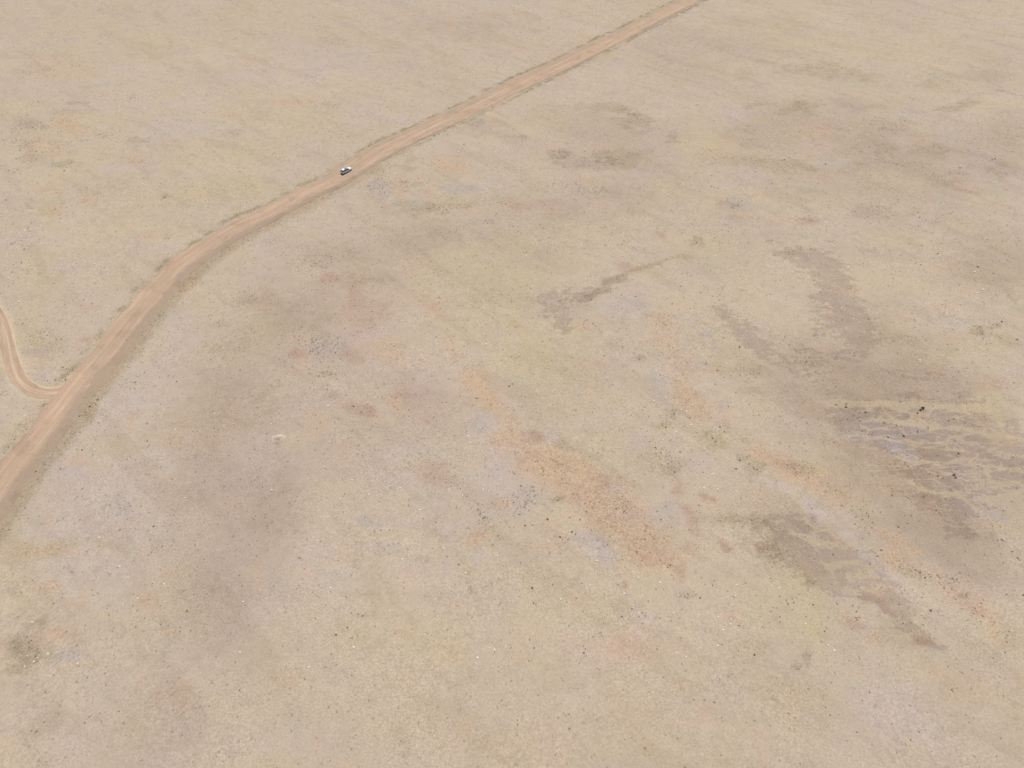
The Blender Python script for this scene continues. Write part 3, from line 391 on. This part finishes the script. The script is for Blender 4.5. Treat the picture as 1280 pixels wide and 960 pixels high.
    rim = np.clip(1-np.abs(ad-6.7-1.4*w2-1.6*w1)/1.6, 0, 1)*np.clip(.25+2.2*w2+np.clip((Y-190)/160, -.3, .5), 0, 1)*np.where(d > 0, np.clip((Y-200)/120, .25, 1), 1)
    tint += (alb(158, 144, 114)-tint)*(rim*.75*(ad < 50))[..., None]
    S = np.maximum(S, rim*.7); S = np.maximum(S, rs*.3); G = np.maximum(G, near*.5)
    d2 = np.abs(curve_dist(X, Y, track_c, 7))
    e2 = np.clip(1-np.abs(d2-2.3-.4*w2)/.9, 0, 1); tint += (alb(220, 202, 168)-tint)*(e2*.7)[..., None]
    return tint, M, V, S, G

def nonuni(lo, hi, step, far):
    a = np.arange(lo, hi+.01, step); up = [hi]; s = step
    while up[-1] < far: s *= 1.35; up.append(up[-1]+s)
    dn = [lo]; s = step
    while dn[-1] > -far: s *= 1.35; dn.append(dn[-1]-s)
    return np.r_[dn[:0:-1], a, up[1:]]
xs = nonuni(-285, 285, .8, 6000); ys = nonuni(19, 450, .7, 6000)
X, Y = np.meshgrid(xs, ys)
tint, M_, V_, S_, G_ = build_fields(X, Y)
Z = height(X, Y)
def add_float_color(me, name, arr):
    a = me.attributes.new(name, 'FLOAT_COLOR', 'POINT'); a.data.foreach_set('color', np.ascontiguousarray(arr, dtype=np.float32).ravel())
def mesh_np(name, V, F, n):
    me = bpy.data.meshes.new(name); me.vertices.add(len(V)); me.vertices.foreach_set('co', np.asarray(V, dtype=np.float32).ravel())
    F = np.asarray(F, dtype=np.int32); me.loops.add(F.size); me.loops.foreach_set('vertex_index', F.ravel())
    me.polygons.add(len(F)); me.polygons.foreach_set('loop_start', np.arange(0, F.size, n, dtype=np.int32))
    me.update(calc_edges=True); return me
def gridfaces(r, c):
    i = np.arange(r-1)[:, None]*c+np.arange(c-1)[None, :]; i = i.ravel()
    return np.stack([i, i+1, i+c+1, i+c], 1)
def link(name, me, mat, parent=None, smooth=False):
    o = bpy.data.objects.new(name, me); C.objects.link(o)
    if mat and not me.materials: me.materials.append(mat)
    if smooth: me.polygons.foreach_set('use_smooth', [True]*len(me.polygons))
    if parent: o.parent = parent
    return o
me = mesh_np('ground', np.stack([X, Y, Z], -1).reshape(-1, 3), gridfaces(*X.shape), 4)
add_float_color(me, 'tint', np.concatenate([tint, np.ones(X.shape+(1,))], -1))
add_float_color(me, 'fields', np.stack([M_, V_, S_, G_], -1))
ground = link('ground', me, ground_material(), smooth=True); ground['kind'] = 'structure'

def strip(name, c, half, mat, lift, nx, drop):
    t, n, s = frame(c); u = np.linspace(-1, 1, nx); N = len(c)
    wl = half*(1+.24*fbm(s, s*0+5, 18, 5, 2, .65)); wr = half*(1+.24*fbm(s, s*0+55, 18, 5, 4, .65))
    if name == 'dirt_track':
        fl = 3.2*np.clip((s-s[-1]+13)/13, 0, 1)**2; wl = wl+fl; wr = wr+fl
    W = np.where(u[None] < 0, wl[:, None], wr[:, None])*u[None]
    PX = c[:, 0, None]+n[:, 0, None]*W; PY = c[:, 1, None]+n[:, 1, None]*W
    e = np.abs(u)[None]+0*PX
    prof = lift-(drop+lift)*np.clip((e-.78)/.22, 0, 1)**1.3+(.035+.16*np.clip((e-.55)/.3, 0, 1))*fbm(PX, PY, 2.2, 4, 8, .65)
    ruts = -.03*np.exp(-((np.abs(W)-half*.36)/(half*.13))**2)+.05*np.exp(-((e-.76)/.06)**2)
    PZ = height(PX, PY)+prof+ruts
    me = mesh_np(name, np.stack([PX, PY, PZ], -1).reshape(-1, 3), gridfaces(N, nx)[:, ::-1], 4)
    add_float_color(me, 'along', np.stack([-W, s[:, None]+0*W, e, e], -1))
    o = link(name, me, mat, smooth=True); o['kind'] = 'structure'; return o
strip('dirt_road', road_c, 6.3, road_material('graded_dirt'), .13, 29, .16)
strip('dirt_track', track_c, 2.3, road_material('two_rut_dirt', True), .10, 15, .14)

# ---------------------------------------------------------------- stubble, straw and pebbles nobody could count
def sample(n, weight):
    """random spots on the visible plain, with a probability given by weight (grid)"""
    cx = np.diff(xs); cy = np.diff(ys)
    area = cy[:, None]*cx[None]
    w = weight[:-1, :-1]*area*(Y[:-1, :-1] > 22)*(Y[:-1, :-1] < 448)*(np.abs(X[:-1, :-1]) < 284)
    w = w*(np.abs(X[:-1, :-1]) < 72+.62*Y[:-1, :-1])
    p = np.cumsum(w.ravel()); k = np.searchsorted(p, rng.random(n)*p[-1]); k = np.minimum(k, w.size-1)
    i, j = np.unravel_index(k, w.shape)
    x = xs[j]+cx[j]*rng.random(n); y = ys[i]+cy[i]*rng.random(n)
    return x, y
on_road = np.abs(curve_dist(X, Y, road_c, 7)) < 5.0
on_track = np.abs(curve_dist(X, Y, track_c, 4)) < 2.0
free = ~(on_road | on_track)
clump = np.clip(fbm(X, Y, 5, 4, 13)*1.5+.35, .02, 1)
def tufts(name, n, weight, smin, smax, cols, blades, label_mat, flat=.8):
    x, y = sample(n, weight); z = height(x, y)-.02
    s = smin+(smax-smin)*rng.random(n)**2.2
    nb = blades; a = rng.random((n, nb))*2*math.pi; ro = rng.random((n, nb))*.55
    bx = x[:, None]+np.cos(a)*ro*s[:, None]; by = y[:, None]+np.sin(a)*ro*s[:, None]
    hgt = s[:, None]*flat*(.55+.6*rng.random((n, nb))); lean = .5*s[:, None]
    wv = .26*s[:, None]; b = rng.random((n, nb))*2*math.pi
    v0 = np.stack([bx-np.cos(b)*wv, by-np.sin(b)*wv, z[:, None]+0*bx], -1)
    v1 = np.stack([bx+np.cos(b)*wv, by+np.sin(b)*wv, z[:, None]+0*bx], -1)
    v2 = np.stack([bx+np.cos(a)*lean, by+np.sin(a)*lean, z[:, None]+hgt], -1)
    V = np.stack([v0, v1, v2], 2).reshape(-1, 3); F = np.arange(len(V)).reshape(-1, 3)
    me = mesh_np(name, V, F, 3)
    cc = np.array(cols)[rng.integers(0, len(cols), n)]*(.8+.4*rng.random((n, 1)))
    cc = np.repeat(cc, nb*3, 0); add_float_color(me, 'shade', np.c_[cc, np.ones(len(cc))])
    o = link(name, me, label_mat); o['kind'] = 'stuff'; return o
vc = vcol('dry_stems')
wD = (np.clip(S_, .0, 1)*.8+.05)*free*clump
o = tufts('stubble_tufts', 30000, wD, .07, .30, [(.30, .25, .17), (.33, .27, .19), (.24, .20, .145), (.34, .26, .18)], 7, vc)
o['label'] = 'brown and olive stubble tufts scattered over the plain'; o['category'] = 'stubble'
wS = (np.clip(G_, .0, 1)+.12)*free*(1.05-clump)
o = tufts('straw_tufts', 26000, wS, .09, .34, [(.48, .40, .27), (.52, .43, .28), (.42, .34, .22), (.5, .36, .24)], 6, vc)
o['label'] = 'pale straw-coloured grass tufts scattered over the plain'; o['category'] = 'grass'
def pebbles(n):
    x, y = sample(n, (np.clip(S_, 0, 1)*.5+.08)*free); z = height(x, y)
    s = .05+.10*rng.random(n)**2.5
    base = np.array([(1, 0, 0), (0, 1, 0), (-1, 0, 0), (0, -1, 0), (0, 0, .8), (0, 0, -.3)], float)
    F0 = np.array([(0, 1, 4), (1, 2, 4), (2, 3, 4), (3, 0, 4), (1, 0, 5), (2, 1, 5), (3, 2, 5), (0, 3, 5)])
    V = base[None]*s[:, None, None]*(.7+.6*rng.random((n, 6, 1)))+np.stack([x, y, z], -1)[:, None]
    F = (F0[None]+6*np.arange(n)[:, None, None]).reshape(-1, 3)
    me = mesh_np('pebbles', V.reshape(-1, 3), F, 3)
    cc = np.repeat(np.array([.62, .56, .48])*(.75+.4*rng.random((n, 1))), 6, 0); add_float_color(me, 'shade', np.c_[cc, np.ones(len(cc))])
    o = link('pebbles', me, vc); o['kind'] = 'stuff'; o['label'] = 'pale pebbles strewn over the dry plain'; o['category'] = 'pebbles'
pebbles(9000)

# ---------------------------------------------------------------- shrubs one by one
def shrub_mesh(seed, nl, dense):
    r = random.Random(seed); bm = bmesh.new()
    for k in range(6):                                # twigs
        a = r.random()*6.28; l = .35+.3*r.random(); t = Vector((math.cos(a)*l, math.sin(a)*l, .35+.3*r.random()))
        w = Vector((-math.sin(a), math.cos(a), 0))*.035
        bm.faces.new([bm.verts.new(p) for p in (w, -w, t)])
        bm.faces.new([bm.verts.new(p) for p in (Vector((0, 0, .05)), t+Vector((0, 0, -.04)), t+Vector((.03, 0, .03)))])
    for k in range(nl):                               # leaf tips filling an uneven dome
        a = r.random()*6.28; e = math.asin(r.random()**.7); q = (.45+.55*r.random()**.5)*(1+.3*math.sin(3*a+seed))
        c = Vector((math.cos(a)*math.cos(e)*q, math.sin(a)*math.cos(e)*q, max(.02, math.sin(e)*q*.8)))
        d = [Vector((r.uniform(-1, 1), r.uniform(-1, 1), r.uniform(-.7, .9)))*dense for _ in range(3)]
        bm.faces.new([bm.verts.new(c+p) for p in d])
    me = bpy.data.meshes.new('shrub'); bm.to_mesh(me); bm.free(); return me
m_dark = plain('sage_leaf_dark', (.105, .088, .060), var=.45); m_mid = plain('sage_leaf_grey', (.17, .145, .10), var=.4)
shrubs = [shrub_mesh(i, 80, .30) for i in range(4)]+[shrub_mesh(9+i, 60, .26) for i in range(3)]
for i, s in enumerate(shrubs): s.materials.append(m_dark if i < 4 else m_mid)
m_black = plain('sage_leaf_black', (.035, .032, .024), var=.4); black = shrub_mesh(31, 90, .32); black.materials.append(m_black)
def place(name, me, px, py, size, label, cat, group=None, squash=1.):
    x, y = at(px, py); o = bpy.data.objects.new(name, me); C.objects.link(o)
    o.location = (x, y, float(height(x, y))-.03); o.rotation_euler = (0, 0, random.random()*6.28)
    o.scale = (size*random.uniform(.85, 1.2), size*random.uniform(.85, 1.2), size*squash)
    o['label'] = label; o['category'] = cat
    if group: o['group'] = group
    return o
SINGLE = [   # shrubs with a look or place of their own
 (1153.5, 510.5, .95, 0, 'largest black shrub, upper of a touching pair among the mauve mats'), (1150.5, 513, .62, 1, 'smaller black shrub leaning against the largest one among the mauve mats'),
 (1147, 516.5, .50, 2, 'dark shrub just below left of the black pair'), (1129.5, 545, .62, 3, 'dark shrub ringed by pale straw in the mauve mats'),
 (1081.5, 515.5, .50, 0, 'dark shrub at the left end of the long mauve mat'), (1057.5, 509, .55, 1, 'dark shrub in the trio at the top left corner of the mats'),
 (1058, 505, .40, 2, 'uppermost small shrub of the trio at the corner of the mats'), (1045, 506, .48, 3, 'leftmost shrub of the trio at the corner of the mats'),
 (1198, 567, .50, 0, 'lone shrub below the crossing of the straw veins'), (1192, 594, .62, 1, 'upper shrub of the close pair below the straw veins'),
 (1194.5, 597, .5, 2, 'lower shrub of the close pair below the straw veins'), (1085.5, 399, .62, 5, 'flat olive shrub right of the tall mauve patch'),
 (206, 247, .75, 4, 'olive shrub alone in the pale field above the road'), (38, 543.5, .42, 0, 'lower shrub of the pair on the left shoulder of the road'),
 (41, 540.5, .42, 1, 'upper shrub of the pair on the left shoulder of the road'), (60, 511, .42, 2, 'dark shrub just below the fork of the side track'),
 (158, 425, .42, 3, 'dark shrub standing on the bare road surface'), (122, 500, .45, 0, 'dark shrub at the outer rim of the brown shoulder opposite the fork'),
 (82, 475, .42, 1, 'dark shrub above the mouth of the side track'), (543, 170, .62, 2, 'darkest shrub on the lower rim of the road near its top'),
 (549, 168, .5, 4, 'small shrub just right of the darkest one on the road rim'), (607, 131, .55, 5, 'small shrub on the bare road near the top of the scene'),
 (580, 180.5, .6, 6, 'lone olive shrub below the road beside a white stone'), (234, 764, .5, 4, 'lone shrub in the empty brown swath at lower left'),
 (684.5, 649, .42, 0, 'shrub on the left edge of the round straw clearing'), (712, 647, .38, 4, 'shrub inside the round straw clearing'),
 (715, 665, .42, 1, 'black shrub just below the round straw clearing'), (432.5, 746, .38, 5, 'faint olive shrub on the plain right of the brown swath'),
 (420, 793.5, .42, 0, 'dark shrub alone on the bottom plain left of centre'), (943, 818.5, .42, 1, 'dark shrub near the bottom rim right of the pink soil'),
 (665.5, 735, .42, 2, 'shrub alone on the yellow plain below the straw clearing'), (1279, 744, .42, 3, 'shrub at the far right of the speckled gravel band'),
 (1016, 756, .36, 4, 'shrub on the yellow plain under the reddish mats'), (651, 607.5, .42, 0, 'highest black shrub of the lilac gravel patch'),
]
for i, (px, py, sz, k, lab) in enumerate(SINGLE): place('shrub', black if i < 4 else shrubs[k], px, py, sz*(.58 if i < 4 else .62), lab, 'shrub', 'shrubs scattered over the plain')
GROUPS = {
 'small dark shrub among the mauve mats and straw veins': (.42, '1156 501|1125 502|1110 546|1095 523|1075 526|1061 539|1147 540|1160 536|1186 526|1192 524|1109 564|1131 578|1135 583|1139 592|1172 595|1115 619|1205 613|1214 620|1254 638|1106 529|1120 532|1127 543|1170 638|1252 675|1254 676|1265 690|1272 698'),
 'small dark shrub on the verge of the dirt road': (.40, '79 532|160 427|120 506|76 548|49 547|525 174|634 150|273 292|556 164|516 178|600 135|570 158|578 153|590 150|508 182|118 495|107 515|90 530|70 553|45 590|60 565|30 600|545 158|565 145|535 165|487 210|479 215|296 280|300 276|255 306|100 520|112 508'),
 'small dark shrub in the lilac gravel left of the straw clearing': (.36, '643 592|648 607|655 613|666 609|667 613|657 628|661 625|655 634|650 639|661 639|643 645|622 618|642 628|656 657|622 670|637 659|600 643|606 646|601 640|604 648|660 619|669 619|646 636|665 656|653 598|678 585|672 575|669 577'),
 'small dark shrub in the orange gravel band': (.36, '807 664|806 674|841 713|806 648|796 690|800 685|780 640|782 638|700 671|720 668|790 676|812 690|826 700|835 709|778 700|812 668|770 636|838 706|850 742|856 746|860 743|875 747|693 589|697 625|720 640|733 640|725 650'),
 'small dark shrub on the bottom plain': (.34, '932 674|910 697|903 658|895 766|923 813|923 782|902 806|668 810|661 826|777 771|893 726|891 732|706 735|651 703|434 784|498 679|476 663|440 766|467 770|453 770|487 663|574 706|985 755|1004 767|1031 789|192 658|407 834|440 797|515 786|730 816|667 754|790 761|1061 826|962 778'),
 'small dark shrub along the gravel band at lower right': (.38, '1015 636|997 657|1102 688|1097 695|1115 693|1135 705|1180 735|1123 659|1125 666|1090 660|1069 655|1207 743|1208 745|1200 716|1198 728|1258 743|1155 772|1152 770|1163 763|1126 734|1102 734|1116 704|1083 641|1078 650|1091 653|1086 645|1144 712|1150 716|1156 722|1161 718|1172 720|1218 760|1228 770|1243 778|1060 640|1052 632'),
 'small dark shrub in the sparse upper right field': (.52, '1240 200|1244 199|1172 317|1170 278|1152 307|1253 302|1242 342|1222 334|1265 190|1032 205|834 138|1234 300|1099 254|830 215|870 303|1149 272|1252 402|1240 410|1246 406|1228 418|1271 425|1225 408|1218 348|980 200|1110 145|1000 345|1083 215|1166 184|1200 210|779 133|700 192|706 197|765 205|770 199'),
 'small dark shrub in the left field above the road': (.5, '48 127|17 331|15 340|31 311|38 152|41 160|20 175|32 182|25 188|45 190|163 124|168 122|85 180|124 168|130 170|65 209|80 214|30 312|59 419|69 475|59 476|78 459|11 213|8 250|300 215|260 260|14 305'),
 'small dark shrub on the plain below the road': (.42, '503 227|506 228|478 236|475 231|481 241|470 226|485 245|548 262|555 258|561 265|609 279|633 255|650 270|545 421|550 458|530 557|526 567|513 583|510 578|596 498|575 495|637 483|628 505|424 367|374 420|405 432|410 460|399 470|442 508|452 515|460 510|487 493|96 562|103 563|76 586|126 558|170 478|165 477|195 482|221 477|159 574|120 550'),
 'small olive shrub on the plain right of centre': (.42, '828 532|832 534|840 513|843 517|862 522|891 548|894 552|888 556|900 534|905 540|820 560|826 566|835 580|843 590|812 552|850 565|896 463|900 458|882 455|894 480|924 434|910 508|895 512|942 585|936 580|950 590|925 575|920 586|799 449|795 371|700 376|706 385|742 365|748 362'),
}
for lab, (sz, s) in GROUPS.items():
    for p in s.split('|'):
        px, py = map(float, p.split())
        place('shrub', shrubs[random.randrange(7)], px+random.uniform(-.4, .4), py+random.uniform(-.4, .4), sz*random.uniform(.34, .68), lab, 'shrub', lab.replace('small dark shrub', 'small shrubs').replace('small olive shrub', 'small olive shrubs'))

# ---------------------------------------------------------------- pale stones one by one
def stone_mesh(seed):
    r = random.Random(seed); bm = bmesh.new(); bmesh.ops.create_icosphere(bm, subdivisions=1, radius=1)
    for v in bm.verts:
        v.co *= r.uniform(.75, 1.15); v.co.z = v.co.z*.6+.25
    me = bpy.data.meshes.new('stone'); bm.to_mesh(me); bm.free(); return me
m_stone = plain('pale_limestone', (.68, .63, .55), var=.12, scale=3)
stones = [stone_mesh(i) for i in range(4)]
for s in stones: s.materials.append(m_stone)
for px, py, sz, lab in [(573, 190, .42, 'white stone beside the lone olive shrub below the road'), (339.5, 612.5, .22, 'white stone alone in the brown swath left of centre'),
   (588, 553.5, .26, 'brightest white stone at the tip of the lilac soil'), (1218, 340, .42, 'white stone standing alone at the upper right'), (701, 749, .27, 'white stone on the yellow plain below the lilac wedge'),
   (746.5, 701, .24, 'white stone on the bluish wedge of soil'), (842, 766, .22, 'white stone just below the large round straw clearing'), (817.5, 501, .30, 'white stone between the two pale orange streaks'),
   (410, 507, .26, 'white stone above the small white mound right of the brown swath'), (897, 611.5, .24, 'white stone right of the reddish smears'), (149.5, 708.5, .24, 'white stone alone in the lilac field at lower left')]:
    place('stone', stones[int(px) % 4], px, py, sz, lab, 'stone', 'pale stones scattered over the plain', .9)
SG = {
 'small pale stone on the plain at lower right of the straw clearing': (.19, '708 693|737 731|799 766|803 744|883 682|921 731|919 745|898 771|914 774|904 787|858 821|897 807|738 821|848 744|848 786|867 805|913 780|780 742|798 722|810 713|788 735|825 728|846 816|1007 780|1043 813|1035 806|974 735|964 732'),
 'small pale stone on the plain right of centre': (.22, '864 531|829 550|846 504|870 504|889 593|891 592|894 466|895 468|852 512|858 514|866 506|876 531|845 540|835 545|921 614|880 610|894 533|1002 372|1052 385|1007 374|962 392|826 466|832 470|1150 450'),
 'small pale stone on the plain left of centre': (.2, '447 565|412 552|585 545|594 598|547 430|550 458|605 449|608 430|632 449|425 624|339 530|500 610|611 614|553 646|525 637|622 695|582 716|503 699|555 686|391 672|487 763|442 809|386 834|561 612|578 619|604 612|540 834|612 810|489 838|597 822|618 812|632 808|461 618|440 600|413 735'),
 'small pale stone in the field at lower left': (.19, '160 722|32 520|85 532|118 562|206 752|219 537|205 512|198 517|31 833|47 822|42 827|97 829|180 362|190 568|124 575|172 748|40 778|50 828|34 820|60 817|205 730|124 672|231 622|300 815|304 752'),
 'small pale stone in the far upper fields': (.32, '1131 202|1229 362|1110 332|1060 333|1000 346|914 152|665 315|658 320|895 320|182 232|178 230|118 330|37 409|157 456|24 377|738 238|741 240|965 160|1150 452|1060 335|1020 235|1221 366'),
}
for lab, (sz, s) in SG.items():
    for p in s.split('|'):
        px, py = map(float, p.split())
        place('stone', stones[random.randrange(4)], px, py, sz*random.uniform(.75, 1.25), lab, 'stone', lab.replace('small pale stone', 'small pale stones'), .9)

# ---------------------------------------------------------------- the pale earth mound
def mound():
    x0, y0 = at(348, 547); bm = bmesh.new(); n = 22; rings = 9; rows = []
    for i in range(rings+1):
        q = i/rings; row = []
        for k in range(n):
            a = k/n*2*math.pi; rr = 1.6*q*(1+.22*math.sin(2*a+1)+.12*math.sin(5*a))
            x = x0+math.cos(a)*rr*1.25; y = y0+math.sin(a)*rr
            z = float(height(x, y))+.5*math.exp(-(q*1.9)**2)+random.uniform(-.05, .05)*(1-q)-.06*q
            row.append(bm.verts.new((x, y, z)))
        rows.append(row)
    for i in range(rings):
        for k in range(n):
            f = (rows[i][k], rows[i+1][k], rows[i+1][(k+1) % n], rows[i][(k+1) % n])
            bm.faces.new(f)
    bmesh.ops.remove_doubles(bm, verts=rows[0], dist=.12)
    me = bpy.data.meshes.new('earth_mound'); bm.to_mesh(me); bm.free()
    t = NT('pale_dug_earth'); nn = t.noise(t.pos(), 2.2, 4, .7)
    mat = t.out(t.mix(t.ramp(nn, .35, .65), tuple(alb(200, 182, 160)), tuple(alb(226, 210, 188))), nn, .5, .1)
    o = link('earth_mound', me, mat, smooth=True); o['label'] = 'low mound of pale dug earth on the plain left of centre'; o['category'] = 'mound'
mound()

# ---------------------------------------------------------------- the white car
def car():
    paint = plain('white_car_paint', (.80, .80, .82), rough=.28, var=.02, spec=.5)
    glass = plain('tinted_window_glass', (.02, .022, .028), rough=.08, var=.1, spec=.6)
    black = plain('black_plastic_trim', (.025, .025, .027), rough=.6, var=.15)
    rub = plain('tyre_rubber', (.02, .02, .02), rough=.9); alloy = plain('alloy_rim', (.45, .45, .46), rough=.35, metal=.8, var=.05)
    lampm = plain('clear_headlight', (.6, .62, .65), rough=.15, spec=.6); redm = plain('red_tail_lamp', (.30, .02, .02), rough=.25)
    root = bpy.data.objects.new('parked_car', None); C.objects.link(root)
    def part(name, bm, mat, parent=root, sm=False):
        me = bpy.data.meshes.new(name); bmesh.ops.recalc_face_normals(bm, faces=bm.faces); bm.to_mesh(me); bm.free()
        return link(name, me, mat, parent, sm)
    def box(bm, a, b):
        r = bmesh.ops.create_cube(bm, size=1); 
        for v in r['verts']: v.co = Vector([(a[i]+b[i])/2+v.co[i]*(b[i]-a[i]) for i in range(3)])
    # x forward. body: stations (x, half width, bottom, waist, top)
    ST = [(-2.42, .76, .42, .70, .98), (-2.36, .88, .34, .74, 1.08), (-2.0, .94, .30, .78, 1.12), (-1.4, .95, .28, .78, 1.10), (-.6, .95, .28, .78, 1.08), (.3, .95, .28, .78, 1.07),
          (.9, .95, .28, .78, 1.07), (1.5, .94, .28, .76, 1.05), (2.1, .91, .30, .72, .98), (2.36, .84, .34, .66, .90), (2.45, .72, .42, .62, .80)]
    bm = bmesh.new(); rings = []
    for x, w, b, m, t in ST:
        pr = [(-w*.9, b), (-w, b+.12), (-w, m), (-w*.95, t-.05), (-w*.84, t), (0, t+.04), (w*.84, t), (w*.95, t-.05), (w, m), (w, b+.12), (w*.9, b)]
        rings.append([bm.verts.new((x, y, z)) for y, z in pr])
    for i in range(len(rings)-1):
        for k in range(10): bm.faces.new((rings[i][k], rings[i+1][k], rings[i+1][k+1], rings[i][k+1]))
        bm.faces.new((rings[i][10], rings[i+1][10], rings[i+1][0], rings[i][0]))
    bm.faces.new(rings[0]); bm.faces.new(rings[-1][::-1])
    body = part('body', bm, paint, sm=False)
    # cabin: base ring and roof ring
    def ring(z, xr, xf, w): return [(xr, -w, z), (xf, -w, z), (xf, w, z), (xr, w, z)]
    B0, B1 = (-2.32, 1.30, .86, 1.06), (-1.90, .48, .70, 1.66)
    bm = bmesh.new()
    b = [bm.verts.new(p) for p in ring(B0[3], B0[0], B0[1], B0[2])]; t = [bm.verts.new(p) for p in ring(B1[3], B1[0], B1[1], B1[2])]
    for k in range(4): bm.faces.new((b[k], b[(k+1) % 4], t[(k+1) % 4], t[k]))
    bm.faces.new(t); cab = part('cabin_frame', bm, paint)
    bm = bmesh.new()
    rf = [(-2.04, .66, 1.665), (-1.85, .72, 1.68), (.36, .72, 1.68), (.50, .66, 1.665)]
    lo = [bm.verts.new((x, s*w, z)) for s in (-1, 1) for x, w, z in rf]; hi = [bm.verts.new((x*.95, s*w*.85, z+.05)) for s in (-1, 1) for x, w, z in rf]
    for q in range(3):
        bm.faces.new((lo[q], lo[q+1], hi[q+1], hi[q])); bm.faces.new((lo[4+q], lo[5+q], hi[5+q], hi[4+q])); bm.faces.new((hi[q], hi[q+1], hi[5+q], hi[4+q]))
    bm.faces.new((lo[0], hi[0], hi[4], lo[4])); bm.faces.new((lo[3], hi[3], hi[7], lo[7])); part('roof', bm, paint)
    for s in (-1, 1):
        bm = bmesh.new(); box(bm, (-1.75, s*.66-.025, 1.70), (.25, s*.66+.025, 1.79)); part('roof_rail', bm, black)
    bm = bmesh.new(); box(bm, (-.62, -.42, 1.725), (.22, .42, 1.745)); part('sunroof', bm, glass)
    def lerp3(a, b, f): return tuple(a[i]+(b[i]-a[i])*f for i in range(3))
    def pane(name, p00, p10, p11, p01, off):
        """thin slab set proud of the cabin face, corners given bottom-rear, bottom-front, top-front, top-rear"""
        o = Vector(off); bm = bmesh.new(); P = [Vector(p) for p in (p00, p10, p11, p01)]
        a = [bm.verts.new(p+o*.2) for p in P]; c = [bm.verts.new(p+o) for p in P]
        bm.faces.new(c); bm.faces.new(a[::-1])
        for k in range(4): bm.faces.new((a[k], a[(k+1) % 4], c[(k+1) % 4], c[k]))
        return part(name, bm, glass)
    for s in (-1, 1):
        def sp(f, h):     # f along 0..1, h up 0..1 on the side face
            bo = lerp3((B0[0], s*B0[2], B0[3]), (B0[1], s*B0[2], B0[3]), f); to = lerp3((B1[0], s*B1[2], B1[3]), (B1[1], s*B1[2], B1[3]), f); return lerp3(bo, to, h)
        for a, c in ((.05, .30), (.33, .60), (.63, .93)): pane('side_window', sp(a, .08), sp(c, .08), sp(c, .90), sp(a, .90), (0, s*.02, .006))
    def fp(xb, xt, f, h): return (xb+(xt-xb)*h, -B0[2]+(2*B0[2])*f+((-B1[2]+2*B1[2]*f)-(-B0[2]+2*B0[2]*f))*h, B0[3]+(B1[3]-B0[3])*h)
    pane('windshield', fp(B0[1], B1[1], .06, .04), fp(B0[1], B1[1], .94, .04), fp(B0[1], B1[1], .94, .92), fp(B0[1], B1[1], .06, .92), (.02, 0, .02))
    pane('rear_window', fp(B0[0], B1[0], .06, .06), fp(B0[0], B1[0], .94, .06), fp(B0[0], B1[0], .94, .92), fp(B0[0], B1[0], .06, .92), (-.02, 0, .02))
    def wheel(x, s):
        bm = bmesh.new(); bmesh.ops.create_cone(bm, cap_ends=True, segments=20, radius1=.34, radius2=.34, depth=.22, matrix=Matrix.Translation((x, s*.86, .34)) @ Matrix.Rotation(math.pi/2, 4, 'X'))
        w = part('wheel', bm, rub)
        bm = bmesh.new(); bmesh.ops.create_cone(bm, cap_ends=True, segments=14, radius1=.21, radius2=.19, depth=.03, matrix=Matrix.Translation((x, s*.98, .34)) @ Matrix.Rotation(math.pi/2, 4, 'X'))
        part('rim', bm, alloy, w)
        bm = bmesh.new(); n = 14; vs = []
        for r_ in (.35, .41):
            for k in range(n): a = math.pi*k/(n-1); vs.append(bm.verts.new((x+math.cos(a)*r_, s*.945, .34+math.sin(a)*r_)))
        for k in range(n-1): bm.faces.new((vs[k], vs[k+1], vs[n+k+1], vs[n+k]))
        part('wheel_arch', bm, black)
    for x in (-1.45, 1.48):
        for s in (-1, 1): wheel(x, s)
    bm = bmesh.new(); box(bm, (2.34, -.55, .48), (2.475, .55, .72)); part('grille', bm, black)
    bm = bmesh.new(); box(bm, (2.2, -.78, .24), (2.44, .78, .36)); part('front_bumper', bm, black)
    bm = bmesh.new(); box(bm, (-2.44, -.76, .26), (-2.2, .76, .42)); part('rear_bumper', bm, black)
    for s in (-1, 1):
        bm = bmesh.new(); box(bm, (2.22, s*.76-.14, .70), (2.42, s*.76+.10, .86)); part('headlight', bm, lampm)
        bm = bmesh.new(); box(bm, (-2.435, s*.78-.10, .78), (-2.25, s*.78+.12, 1.04)); part('tail_light', bm, redm)
        bm = bmesh.new(); box(bm, (.86, s*1.02-.10, 1.08), (1.02, s*1.02+.08, 1.22)); part('side_mirror', bm, paint)
        bm = bmesh.new(); box(bm, (-1.1, s*.92-.05, .25), (1.12, s*.92+.05, .36)); part('sill_trim', bm, black)
        for x in (-.72, .28):
            bm = bmesh.new(); box(bm, (x-.1, s*.955-.02, .90), (x+.1, s*.955+.02, .94)); part('door_handle', bm, black)
    x, y = at(433, 215); z = float(height(x, y))+.12
    d = at(440, 211.0)-at(426.5, 218.3)
    root.scale = (.94, .94, .94); root.location = (x, y, z); root.rotation_euler = (0, 0, math.atan2(d[1], d[0]))
    root['label'] = 'white car with dark windows stopped on the dirt road'; root['category'] = 'car'
car()
